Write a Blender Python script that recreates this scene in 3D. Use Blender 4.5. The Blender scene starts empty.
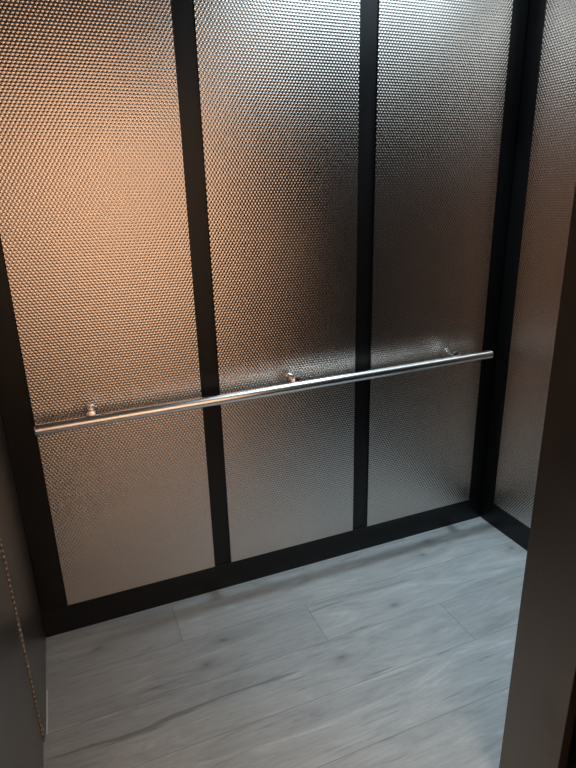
import bpy, bmesh, math, random
from mathutils import Vector, Matrix
random.seed(4)
C = bpy.context.scene.collection
PI = math.pi

# ------------------------------------------------------------------ sizes (m)
W = 2.03            # cab width; back wall face y = 0, cab extends to -y
HC = 2.40           # cab ceiling
YF = -1.085          # inner face of the front return
YJ = -1.257          # outer edge of the cab jamb
XJ = 1.176           # jamb face (right side of the opening)
HD = 2.10           # door head
T = 0.014           # panels stand this far off the black backing
ZB = 0.117          # base height
P1 = (0.0929, 0.6624); P2 = (0.7333, 1.3039); P3 = (1.3779, 1.9500)

# ------------------------------------------------------------------ helpers
def put(name, bm, mat, parent=None, smooth=False):
    me = bpy.data.meshes.new(name)
    bmesh.ops.recalc_face_normals(bm, faces=bm.faces[:])
    bm.to_mesh(me); bm.free()
    if smooth:
        for p in me.polygons: p.use_smooth = True
        me.set_sharp_from_angle(angle=math.radians(38))
    if mat: me.materials.append(mat)
    o = bpy.data.objects.new(name, me); C.objects.link(o)
    if parent:
        o.parent = parent
        o.location = -parent.location      # every mesh is written in room metres
    return o

def thing(name, label, cat, loc, group=None):
    o = bpy.data.objects.new(name, None); C.objects.link(o)
    o.location = loc; o.empty_display_size = 0.1
    o['label'] = label; o['category'] = cat
    if group: o['group'] = group
    return o

def struct(name, bm, mat, smooth=False):
    o = put(name, bm, mat, None, smooth); o['kind'] = 'structure'; return o

def box(bm, x0, x1, y0, y1, z0, z1, bev=0.0, seg=2):
    r = bmesh.ops.create_cube(bm, size=1.0)
    vs = r['verts']
    for v in vs:
        v.co = Vector(((x0+x1)/2 + v.co.x*(x1-x0), (y0+y1)/2 + v.co.y*(y1-y0), (z0+z1)/2 + v.co.z*(z1-z0)))
    if bev > 0:
        es = list({e for v in vs for e in v.link_edges})
        bmesh.ops.bevel(bm, geom=es, offset=bev, segments=seg, profile=0.5, affect='EDGES')
    return bm

def B(*a, **k): return box(bmesh.new(), *a, **k)

def lathe(bm, prof, origin, axis, seg=40):
    """prof: list of (t along axis, radius)"""
    axis = Vector(axis).normalized(); origin = Vector(origin)
    a = axis.orthogonal().normalized(); b = axis.cross(a)
    rings = []
    for t, r in prof:
        if r < 1e-6:
            rings.append([bm.verts.new(origin + axis*t)])
        else:
            rings.append([bm.verts.new(origin + axis*t + (a*math.cos(q) + b*math.sin(q))*r)
                          for q in (2*PI*i/seg for i in range(seg))])
    for A, Bq in zip(rings, rings[1:]):
        for i in range(seg):
            j = (i+1) % seg
            if len(A) == 1 and len(Bq) == 1: continue
            if len(A) == 1: bm.faces.new((A[0], Bq[i], Bq[j]))
            elif len(Bq) == 1: bm.faces.new((A[i], A[j], Bq[0]))
            else: bm.faces.new((A[i], A[j], Bq[j], Bq[i]))
    return bm

# ------------------------------------------------------------------ materials
class N:
    def __init__(s, name):
        s.m = bpy.data.materials.new(name); s.m.use_nodes = True
        s.t = s.m.node_tree; s.b = s.t.nodes['Principled BSDF']
    def n(s, typ, **kw):
        nd = s.t.nodes.new(typ)
        for k, v in kw.items(): setattr(nd, k, v)
        return nd
    def l(s, a, b): s.t.links.new(a, b)
    def val(s, sock, v):
        if isinstance(v, bpy.types.NodeSocket): s.l(v, sock)
        else: sock.default_value = v
    def math(s, op, a, b=0.0, c=0.0):
        nd = s.n('ShaderNodeMath', operation=op)
        for i, v in enumerate((a, b, c)): s.val(nd.inputs[i], v)
        return nd.outputs[0]
    def vec(s, op, a, b=None):
        nd = s.n('ShaderNodeVectorMath', operation=op)
        s.val(nd.inputs[0], a)
        if b is not None: s.val(nd.inputs[1], b)
        return nd
    def mix(s, f, a, b, mode='MIX'):
        nd = s.n('ShaderNodeMix', data_type='RGBA', blend_type=mode)
        s.val(nd.inputs[0], f); s.val(nd.inputs[6], a); s.val(nd.inputs[7], b)
        return nd.outputs[2]
    def noise(s, vec, scale, detail=3.0, rough=0.5, dist=0.0):
        nd = s.n('ShaderNodeTexNoise')
        s.l(vec, nd.inputs['Vector']); nd.inputs['Scale'].default_value = scale
        nd.inputs['Detail'].default_value = detail; nd.inputs['Roughness'].default_value = rough
        nd.inputs['Distortion'].default_value = dist
        return nd.outputs[0]
    def ramp(s, f, stops):
        nd = s.n('ShaderNodeValToRGB'); s.l(f, nd.inputs[0])
        el = nd.color_ramp.elements
        while len(el) < len(stops): el.new(0.5)
        for e, (p, c) in zip(el, stops): e.position = p; e.color = (*c, 1) if len(c) == 3 else c
        return nd.outputs[0]
    def pos(s): return s.n('ShaderNodeNewGeometry').outputs['Position']
    def set(s, spec=None, **kw):
        if spec is not None: s.b.inputs['Specular IOR Level'].default_value = spec
        for k, v in kw.items(): s.val(s.b.inputs[k.replace('_', ' ')], v)
        return s.m

def rgb(r, g, b): return (r, g, b, 1.0)

def plain(name, col, rough=0.5, metal=0.0, vary=0.06, scale=30.0, spec=None):
    q = N(name); p = q.pos()
    f = q.noise(p, scale, 4)
    c = q.mix(f, rgb(*[x*(1-vary) for x in col]), rgb(*[min(1, x*(1+vary)) for x in col]))
    r = q.math('MULTIPLY_ADD', f, 0.12, rough - 0.06)
    return q.set(spec, Base_Color=c, Roughness=r, Metallic=metal)

# dimpled sheet: a hexagonal field of round bosses, normal from the exact slope of
# h = A * (cos k1.p + cos k2.p + cos k3.p)
PITCH, ROW = 0.0120, 0.0093
def dimpled(name, uvec, nvec, slope, col, rough, smooth_low=True):
    q = N(name); p = q.pos()
    U = Vector(uvec); Z = Vector((0, 0, 1))
    ks = [U*(2*PI/PITCH) - Z*(PI/ROW), Z*(2*PI/ROW), U*(2*PI/PITCH) + Z*(PI/ROW)]
    A = slope / (1.75*ks[1].length)
    tot = None
    for k in ks:
        d = q.vec('DOT_PRODUCT', p, tuple(k)).outputs['Value']
        s = q.math('SINE', d)
        sc = q.n('ShaderNodeVectorMath', operation='SCALE')
        sc.inputs[0].default_value = tuple(k*A); q.l(s, sc.inputs['Scale'])
        tot = sc.outputs[0] if tot is None else q.vec('ADD', tot, sc.outputs[0]).outputs[0]
    nv = q.vec('ADD', tot, tuple(nvec)).outputs[0]
    nv = q.vec('NORMALIZE', nv).outputs[0]
    q.l(nv, q.b.inputs['Normal'])
    f = q.noise(p, 3.0, 4)
    c = q.mix(f, rgb(*[x*0.95 for x in col]), rgb(*[min(1, x*1.04) for x in col]))
    r = q.math('MULTIPLY_ADD', f, 0.06, rough - 0.03)
    return q.set(Base_Color=c, Roughness=r, Metallic=1.0)

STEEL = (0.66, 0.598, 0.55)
m_dim_back = dimpled('dimpled_steel_back', (1, 0, 0), (0, -1, 0), 0.245, STEEL, 0.225)
m_dim_right = dimpled('dimpled_steel_right', (0, 1, 0), (-1, 0, 0), 0.245, STEEL, 0.225)

def brushed(name, col, rough, stretch=(60, 60, 1.2)):
    q = N(name); p = q.pos()
    v = q.vec('MULTIPLY', p, stretch).outputs[0]
    f = q.noise(v, 6.0, 4, 0.6)
    c = q.mix(f, rgb(*[x*0.9 for x in col]), rgb(*[min(1, x*1.06) for x in col]))
    r = q.math('MULTIPLY_ADD', f, 0.14, rough - 0.07)
    return q.set(Base_Color=c, Roughness=r, Metallic=1.0)

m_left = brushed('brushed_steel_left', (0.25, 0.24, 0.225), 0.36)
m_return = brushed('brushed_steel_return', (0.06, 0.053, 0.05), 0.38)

m_header = brushed('brushed_steel_header', (0.55, 0.52, 0.50), 0.42)

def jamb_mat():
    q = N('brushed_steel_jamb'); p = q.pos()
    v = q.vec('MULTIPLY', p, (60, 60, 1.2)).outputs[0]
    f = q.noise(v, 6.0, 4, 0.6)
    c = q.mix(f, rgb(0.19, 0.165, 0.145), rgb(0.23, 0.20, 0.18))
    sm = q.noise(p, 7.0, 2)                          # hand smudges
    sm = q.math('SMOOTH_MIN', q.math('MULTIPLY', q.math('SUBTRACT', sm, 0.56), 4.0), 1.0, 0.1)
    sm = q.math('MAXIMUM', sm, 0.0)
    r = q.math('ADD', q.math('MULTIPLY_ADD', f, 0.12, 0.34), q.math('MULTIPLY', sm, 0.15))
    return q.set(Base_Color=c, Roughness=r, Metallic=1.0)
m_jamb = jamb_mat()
m_black = plain('black_powder_coat', (0.003, 0.003, 0.0035), 0.38, 0.0, 0.15, 220, 0.38)
m_core = plain('black_panel_core', (0.012, 0.012, 0.012), 0.5)
m_rail = brushed('satin_steel_rail', (0.86, 0.85, 0.84), 0.24, (1.2, 60, 60))
m_post = plain('polished_steel_post', (0.72, 0.71, 0.70), 0.2, 1.0, 0.04)
m_bead = plain('dull_steel_edge', (0.34, 0.30, 0.26), 0.36, 1.0)
m_dark = plain('dark_shaft_paint', (0.02, 0.017, 0.016), 0.6)
m_bronze = plain('dark_bronze_door', (0.16, 0.085, 0.05), 0.35, 0.6)
m_alu = plain('aluminium_sill', (0.55, 0.55, 0.55), 0.4, 1.0)
m_pale = plain('pale_edge_strip', (0.62, 0.65, 0.66), 0.4)
m_white = plain('white_ceiling_paint', (0.62, 0.63, 0.64), 0.7)
m_hallwall = plain('warm_hall_paint', (0.72, 0.595, 0.505), 0.75, 0, 0.06, 3)
m_hallfloor = plain('brown_hall_carpet', (0.05, 0.042, 0.035), 0.9, 0, 0.2, 120)
m_hallceil = plain('hall_ceiling_paint', (0.35, 0.32, 0.29), 0.8)
m_grit = plain('pale_grit', (0.55, 0.55, 0.52), 0.9)

def emit(name, col, s):
    q = N(name); return q.set(Base_Color=rgb(0.8, 0.8, 0.8), Emission_Color=rgb(*col), Emission_Strength=s)

# --- grey washed vinyl planks, laid along the back wall
ROWW, OFF, LEN = 0.2117, 0.0148, 1.60
KNOTS = [(0.176, -0.132), (0.61, -0.279), (0.530, -0.367), (1.289, -0.374), (1.581, -0.146), (1.669, -0.066), (0.974, -0.532), (1.98, -0.266)]
def floor_mat():
    q = N('grey_wood_plank'); p = q.pos()
    sx = q.n('ShaderNodeSeparateXYZ'); q.l(p, sx.inputs[0]); x, y = sx.outputs[0], sx.outputs[1]
    rv = q.math('DIVIDE', q.math('SUBTRACT', q.math('MULTIPLY', y, -1.0), OFF), ROWW)
    row = q.math('FLOOR', rv); rf = q.math('SUBTRACT', rv, row)
    xv = q.math('DIVIDE', q.math('SUBTRACT', x, q.math('MULTIPLY_ADD', q.math('GREATER_THAN', row, 2.5), -0.20, q.math('MULTIPLY_ADD', row, 0.495, 0.47))), LEN)
    col = q.math('FLOOR', xv); xf = q.math('SUBTRACT', xv, col)
    idv = q.n('ShaderNodeCombineXYZ'); q.l(row, idv.inputs[0]); q.l(col, idv.inputs[1])
    wn = q.n('ShaderNodeTexWhiteNoise', noise_dimensions='3D'); q.l(idv.outputs[0], wn.inputs[0])
    shift = q.n('ShaderNodeVectorMath', operation='SCALE'); q.l(wn.outputs['Color'], shift.inputs[0]); shift.inputs['Scale'].default_value = 17.0
    pp = q.vec('ADD', p, shift.outputs[0]).outputs[0]
    g1 = q.noise(q.vec('MULTIPLY', pp, (1.1, 6.0, 1)).outputs[0], 2.0, 7, 0.66, 1.6)
    g2 = q.noise(q.vec('MULTIPLY', pp, (3.0, 26.0, 1)).outputs[0], 4.0, 6, 0.7, 0.8)
    g3 = q.noise(q.vec('MULTIPLY', pp, (0.9, 4.5, 1)).outputs[0], 2.0, 3, 0.5, 0.4)
    c = q.ramp(g1, [(0.28, (0.265, 0.285, 0.29)), (0.44, (0.365, 0.392, 0.40)), (0.58, (0.44, 0.466, 0.472)), (0.70, (0.60, 0.62, 0.615))])
    c = q.mix(q.math('MULTIPLY', g3, 0.5), c, rgb(0.40, 0.42, 0.41))
    fine = q.ramp(g2, [(0.32, (0.84, 0.84, 0.85)), (0.5, (0.98, 0.98, 0.98)), (0.68, (1.05, 1.05, 1.05))])
    c = q.mix(1.0, c, fine, 'MULTIPLY')
    # long dark grain streaks
    g4 = q.noise(q.vec('MULTIPLY', pp, (0.8, 11.0, 1)).outputs[0], 2.2, 4, 0.55, 1.4)
    st = q.ramp(g4, [(0.29, (0.60, 0.61, 0.62)), (0.36, (1, 1, 1))])
    c = q.mix(1.0, c, st, 'MULTIPLY')
    tone = q.math('MULTIPLY_ADD', wn.outputs['Value'], 0.14, 0.93)
    tc = q.n('ShaderNodeCombineColor')
    for i in range(3): q.l(tone, tc.inputs[i])
    c = q.mix(1.0, c, tc.outputs[0], 'MULTIPLY')
    # knots: small dark hearts with a wider smoky halo stretched along the grain
    wob = q.n('ShaderNodeTexNoise'); q.l(p, wob.inputs['Vector']); wob.inputs['Scale'].default_value = 22.0
    wv = q.n('ShaderNodeVectorMath', operation='MULTIPLY_ADD')
    q.l(wob.outputs['Color'], wv.inputs[0]); wv.inputs[1].default_value = (0.035, 0.018, 0); q.l(p, wv.inputs[2])
    dark = None
    for kx, ky in KNOTS:
        d = q.vec('SUBTRACT', wv.outputs[0], (kx+0.0175, ky+0.009, 0)).outputs[0]
        d = q.vec('MULTIPLY', d, (1.0, 1.9, 0)).outputs[0]
        dl = q.vec('LENGTH', d).outputs['Value']
        a = q.math('MULTIPLY', q.math('POWER', 2.718, q.math('MULTIPLY', dl, -75.0)), 0.75)
        b = q.math('MULTIPLY', q.math('POWER', 2.718, q.math('MULTIPLY', q.math('MULTIPLY', dl, dl), -260.0)), 0.20)
        e = q.math('ADD', a, b)
        dark = e if dark is None else q.math('MAXIMUM', dark, e)
    c = q.mix(dark, c, rgb(0.13, 0.13, 0.13))
    # seams
    def edge(f, w):
        m = q.math('MINIMUM', f, q.math('SUBTRACT', 1.0, f))
        return q.math('LESS_THAN', m, w)
    seam = q.math('MAXIMUM', q.math('MULTIPLY', edge(rf, 0.0055), 0.55), q.math('MULTIPLY', edge(xf, 0.0009), 0.55))
    c = q.mix(seam, c, rgb(0.12, 0.12, 0.12))
    return q.set(Base_Color=c, Roughness=q.math('MULTIPLY_ADD', g2, 0.16, 0.38))
m_floor = floor_mat()

# ------------------------------------------------------------------ the cab shell
struct('floor', B(-0.03, W+0.02, YJ-0.01, T+0.02, -0.03, 0), m_floor)
struct('wall_back', B(-0.05, W+0.05, T+.001, T+0.03, 0, HC), m_black)
struct('wall_right', B(W+T+.001, W+T+0.03, YF, T, 0, HC), m_black)
struct('wall_left', B(-0.05, -0.012, YJ, T+.001, 0, HC), m_core)
struct('ceiling', B(-0.05, W+0.05, YJ, T+0.03, HC, HC+0.03), m_white)
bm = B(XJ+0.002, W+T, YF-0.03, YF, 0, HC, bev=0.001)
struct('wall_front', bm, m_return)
struct('wall_header', B(-0.010, XJ+0.002, YJ, YF, HD, HC), m_header)
# black powder-coated members
def member(name, x0, x1, y0, y1, z0, z1): return struct(name, B(x0, x1, y0, y1, z0, z1, bev=0.0012), m_black)
member('baseboard_back', 0, W, 0.0, T, 0, ZB)
member('baseboard_right', W, W+T, YF, 0.0, 0, 0.120)
g = 0.0008
member('trim_1', 0.0, P1[0]-g, 0.003, T, ZB, HC)
member('trim_2', P1[1]+g, P2[0]-g, 0.006, T, ZB, HC)
member('trim_3', P2[1]+g, P3[0]-g, 0.006, T, ZB, HC)
member('trim_4', P3[1]+g, W, 0.003, T, ZB, HC)
member('trim_5', W, W+T, -0.0815, 0.0, 0.120, HC)

# ------------------------------------------------------------------ wall panels (lift-off)
def panel(label, x0, x1, z0, z1):
    t = thing('cladding_panel', label, 'panel', ((x0+x1)/2, 0, z0), 'dimpled panels on the back wall')
    put('panel_core', B(x0+0.0006, x1-0.0006, 0.0018, T, z0+0.0006, z1), m_core, t)
    bm = B(x0, x1, 0.0, 0.0018, z0, z1, bev=0.0006, seg=1)
    put('face_sheet', bm, m_dim_back, t)
ZT = HC - 0.05
panel('tall dimpled steel panel at the left of the back wall, glowing peach', P1[0], P1[1], ZB, ZT)
panel('tall dimpled steel panel between the two black uprights on the back wall', P2[0], P2[1], ZB, ZT)
panel('tall dimpled steel panel at the right of the back wall, bluish above and dark below', P3[0], P3[1], ZB, ZT)

t = thing('cladding_panel', 'dimpled steel panel on the right side wall, seen beside the dark door jamb', 'panel', (W, -0.60, 0.12))
put('panel_core', B(W+0.0018, W+T, YF+0.05, -0.0835, 0.1206, ZT), m_core, t)
put('face_sheet', B(W, W+0.0018, YF+0.05, -0.083, 0.120, ZT, bev=0.0006, seg=1), m_dim_right, t)

# left wall: rear panel standing proud, its embossed edge catching light, then a smooth front panel
YZ = -0.4626
t = thing('cladding_panel', 'narrow steel panel on the left wall beside the back corner, with beaded front edge', 'panel', (-0.005, -0.24, 0.006))
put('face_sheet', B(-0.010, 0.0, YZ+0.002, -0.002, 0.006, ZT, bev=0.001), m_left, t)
bm = bmesh.new()
box(bm, -0.010, -0.0005, YZ, YZ+0.002, 0.006, ZT)
z = 0.012
while z < ZT-0.01:
    s = bmesh.ops.create_uvsphere(bm, u_segments=12, v_segments=8, radius=1.0)
    for v in s['verts']:
        v.co = Vector((-0.0048 + v.co.x*0.0050, YZ + v.co.y*0.0035, z + v.co.z*0.0062))
    z += 2*ROW
put('beaded_edge', bm, m_bead, t, True)
t = thing('cladding_panel', 'smooth grey steel panel on the left wall in front of the beaded edge', 'panel', (-0.008, -0.9, 0.0))
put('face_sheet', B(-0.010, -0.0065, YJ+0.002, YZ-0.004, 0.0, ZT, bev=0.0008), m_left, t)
o = put('edge_strip', B(0.0, 0.0055, -0.44, -0.262, 0.0, 0.005, bev=0.0015), m_pale)
o['label'] = 'thin pale strip on the floor edge under the narrow left panel'; o['category'] = 'floor strip'

# ------------------------------------------------------------------ handrail
RY, RR = -0.080, 0.0188
XA, XB = 0.092, 1.931
def rz(x): return 0.8725 + 0.0115*(x - 1.02)      # hung very slightly out of level
rail = thing('handrail', 'round brushed steel handrail on three posts across the back wall', 'handrail', ((XA+XB)/2, 0, rz(1.0)))
ax = Vector((XB-XA, 0, rz(XB)-rz(XA))); L = ax.length; ax.normalize()
bm = bmesh.new(); lathe(bm, [(0.006, RR-0.004), (0.006, RR), (L-0.006, RR), (L-0.006, RR-0.004)], (XA, RY, rz(XA)), ax, 56)
put('rail_tube', bm, m_rail, rail, True)
for x, d in ((XA, 1), (XB, -1)):
    bm = bmesh.new()
    lathe(bm, [(0.0, 0), (0.0, RR-0.009), (0.0008, RR-0.0058), (0.0028, RR-0.0022), (0.0055, RR-0.0004), (0.008, RR), (0.008, 0)], (x, RY, rz(x)), ax*d, 48)
    put('end_cap', bm, m_rail, rail, True)
for bx in (0.272, 1.012, 1.755):
    bz = rz(bx) + 0.0125
    bm = bmesh.new()        # post from the wall, flaring where it takes the rail
    lathe(bm, [(0.004, 0.0125), (0.010, 0.0116), (0.025, 0.0112), (0.045, 0.0130), (0.057, 0.0165), (0.066, 0.0205)], (bx, 0, bz), (0, -1, 0), 40)
    br = put('bracket', bm, m_post, rail, True)
    def sub(name, bm, m, sm=True):
        o = put(name, bm, m, None, sm); o.parent = br
        return o
    bm = bmesh.new(); lathe(bm, [(0.0, 0), (0.0, 0.0200), (0.0030, 0.0200), (0.0042, 0.0188), (0.0048, 0.0130), (0.0048, 0)], (bx, 0, bz), (0, -1, 0), 40)
    sub('flange', bm, m_post)
    bm = bmesh.new(); lathe(bm, [(0.066, 0.0205), (0.0690, 0.0225), (0.0705, 0.0222), (0.0722, 0.0195), (0.0745, 0.0120), (0.0755, 0.0050), (0.0757, 0)], (bx, 0, bz), (0, -1, 0), 40)
    sub('saddle', bm, m_post)

# ------------------------------------------------------------------ doorway
def jambbox(): return B(XJ, XJ+0.03, YJ, YF, 0, HD, bev=0.0015)
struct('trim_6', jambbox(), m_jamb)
struct('trim_7', B(-0.01, W, YJ-0.14, YJ-0.012, -0.06, -0.006), m_dark)              # sill over the running gap
struct('door_1', B(XJ+0.022, XJ+0.9, YJ-0.065, YJ-0.025, 0.004, HD, bev=0.003), m_bronze)   # cab door, slid open
struct('door_2', B(XJ+0.030, XJ+0.9, YJ-0.125, YJ-0.085, 0.004, HD, bev=0.003), m_bronze)   # landing door, slid open
YH = YJ - 0.15        # shaft-side face of the landing wall
YO = YH - 0.10        # hall face
struct('trim_8', B(XJ+0.004, XJ+0.10, YO-0.01, YH, 0, HD, bev=0.002), m_bronze)
struct('trim_9', B(-0.11, -0.012, YO-0.01, YH, 0, HD, bev=0.002), m_bronze)
struct('wall_landing', B(XJ+0.10, 4.2, YO, YH, 0, 2.7), m_hallwall)
struct('wall_landing_left', B(-2.2, -0.11, YO, YH, 0, 2.7), m_hallwall)
struct('wall_landing_header', B(-0.11, XJ+0.10, YO, YH, HD, 2.7), m_hallwall)
struct('floor_landing', B(-2.2, 4.2, -3.7, YJ-0.15, -0.03, 0), m_hallfloor)
struct('ceiling_landing', B(-2.2, 4.2, -3.7, YH, 2.7, 2.73), m_hallceil)
struct('wall_landing_far', B(-2.2, 4.2, -3.73, -3.7, 0, 2.7), m_hallwall)
struct('wall_landing_end', B(-2.23, -2.2, -3.7, YO, 0, 2.7), m_hallwall)
struct('wall_landing_end_right', B(4.2, 4.23, -3.7, YO, 0, 2.7), m_hallwall)

# ------------------------------------------------------------------ lamps
def area(name, loc, rot, sx, sy, power, col, spread=PI):
    d = bpy.data.lights.new(name, 'AREA'); d.shape = 'RECTANGLE'; d.size = sx; d.size_y = sy
    d.energy = power; d.color = col; d.spread = spread
    o = bpy.data.objects.new(name, d); C.objects.link(o); o.location = loc; o.rotation_euler = rot
    return o
def fixture(x, y, z, sx, sy, label, power, col, spread):
    t = thing('ceiling_light', label, 'ceiling light', (x, y, z))
    bm = bmesh.new(); w = 0.018
    box(bm, x-sx/2-w, x-sx/2, y-sy/2-w, y+sy/2+w, z-0.012, z); box(bm, x+sx/2, x+sx/2+w, y-sy/2-w, y+sy/2+w, z-0.012, z)
    box(bm, x-sx/2, x+sx/2, y-sy/2-w, y-sy/2, z-0.012, z); box(bm, x-sx/2, x+sx/2, y+sy/2, y+sy/2+w, z-0.012, z)
    put('frame', bm, m_alu, t)
    a = area('lamp', (0, 0, -0.006), (0, 0, 0), sx, sy, power, col, spread); a.parent = t
fixture(1.50, -0.55, HC, 0.92, 0.80, 'large cool white light panel in the cab ceiling', 7, (0.68, 0.87, 1.0), PI)
# wall washer over the doorway on the landing side, turned to the far wall
t = thing('wall_washer', 'warm wall washer lamp over the doorway on the landing side', 'wall lamp', (1.30, YO-0.16, 2.58))
bm = bmesh.new()
box(bm, 0.85, 1.75, YO-0.21, YO-0.11, 2.600, 2.640, bev=0.004); box(bm, 1.22, 1.38, YO-0.15, YO, 2.605, 2.635, bev=0.003)
put('housing', bm, m_alu, t)
a = area('lamp', (0, -0.05, -0.02), (math.radians(-62), 0, 0), 0.85, 0.08, 122, (1.0, 0.775, 0.59), PI); a.parent = t
def added_spot(x, y, label, power):  # invented ceiling spot, added to brighten the right side of the floor
    t = thing('added_spot', label, 'ceiling light', (x, y, HC))
    bm = bmesh.new(); lathe(bm, [(0.0, 0.030), (0.004, 0.030), (0.006, 0.034), (0.006, 0.044), (0.0, 0.048)], (x, y, HC), (0, 0, -1), 32)
    put('bezel', bm, m_alu, t, True)
    d = bpy.data.lights.new('lamp', 'SPOT'); d.energy = power; d.color = (0.72, 0.89, 1.0); d.spot_size = math.radians(72); d.spot_blend = 1.0
    d.shadow_soft_size = 0.028
    o = bpy.data.objects.new('lamp', d); C.objects.link(o); o.parent = t; o.location = (0, 0, -0.035)
added_spot(1.62, -0.06-0.015, 'added round spot in the cab ceiling near the back wall, brightening the floor', 70)
added_spot(1.62, YF+0.04, 'added round spot in the cab ceiling near the doorway, brightening the floor', 45)

# ------------------------------------------------------------------ grit along the base
bm = bmesh.new()
for i in range(26):
    if i % 3: x, y = 1.99 - abs(random.gauss(0, 0.10)), -0.004 - abs(random.gauss(0, 0.004))
    else: x, y = W - 0.004 - abs(random.gauss(0, 0.004)), -abs(random.gauss(0.02, 0.09))
    r = random.uniform(0.0008, 0.0022)
    s = bmesh.ops.create_icosphere(bm, subdivisions=1, radius=r)
    for v in s['verts']: v.co = Vector((x + v.co.x*random.uniform(.7, 1.5), y + v.co.y, r*0.8 + v.co.z*0.8))
o = put('floor_grit', bm, m_grit); o['label'] = 'pale crumbs of grit along the black base by the back right corner'
o['category'] = 'dirt'; o['kind'] = 'stuff'

# ------------------------------------------------------------------ camera
yaw, pitch, roll = 0.378520549, -0.324147452, -0.0260165847
fwd = Vector((math.sin(yaw)*math.cos(pitch), math.cos(yaw)*math.cos(pitch), math.sin(pitch)))
r0 = Vector((math.cos(yaw), -math.sin(yaw), 0)); u0 = r0.cross(fwd)
c, s = math.cos(roll), math.sin(roll)
rr = c*r0 + s*u0; uu = -s*r0 + c*u0
cd = bpy.data.cameras.new('camera'); cam = bpy.data.objects.new('camera', cd); C.objects.link(cam)
M = Matrix((rr, uu, -fwd)).transposed().to_4x4(); M.translation = Vector((0.23915, -1.93095, 1.55777))
cam.matrix_world = M
cd.sensor_fit = 'VERTICAL'; cd.sensor_height = 36.0; cd.lens = 36.0*560.32/768; cd.clip_start = 0.02
S = bpy.context.scene; S.camera = cam

w = bpy.data.worlds.new('world'); S.world = w; w.use_nodes = True
w.node_tree.nodes['Background'].inputs[0].default_value = (0.02, 0.02, 0.022, 1)
vs = S.view_settings; vs.view_transform = 'Standard'; vs.look = 'None'; vs.gamma = 1.0; vs.exposure = 0.0
vs.use_curve_mapping = False
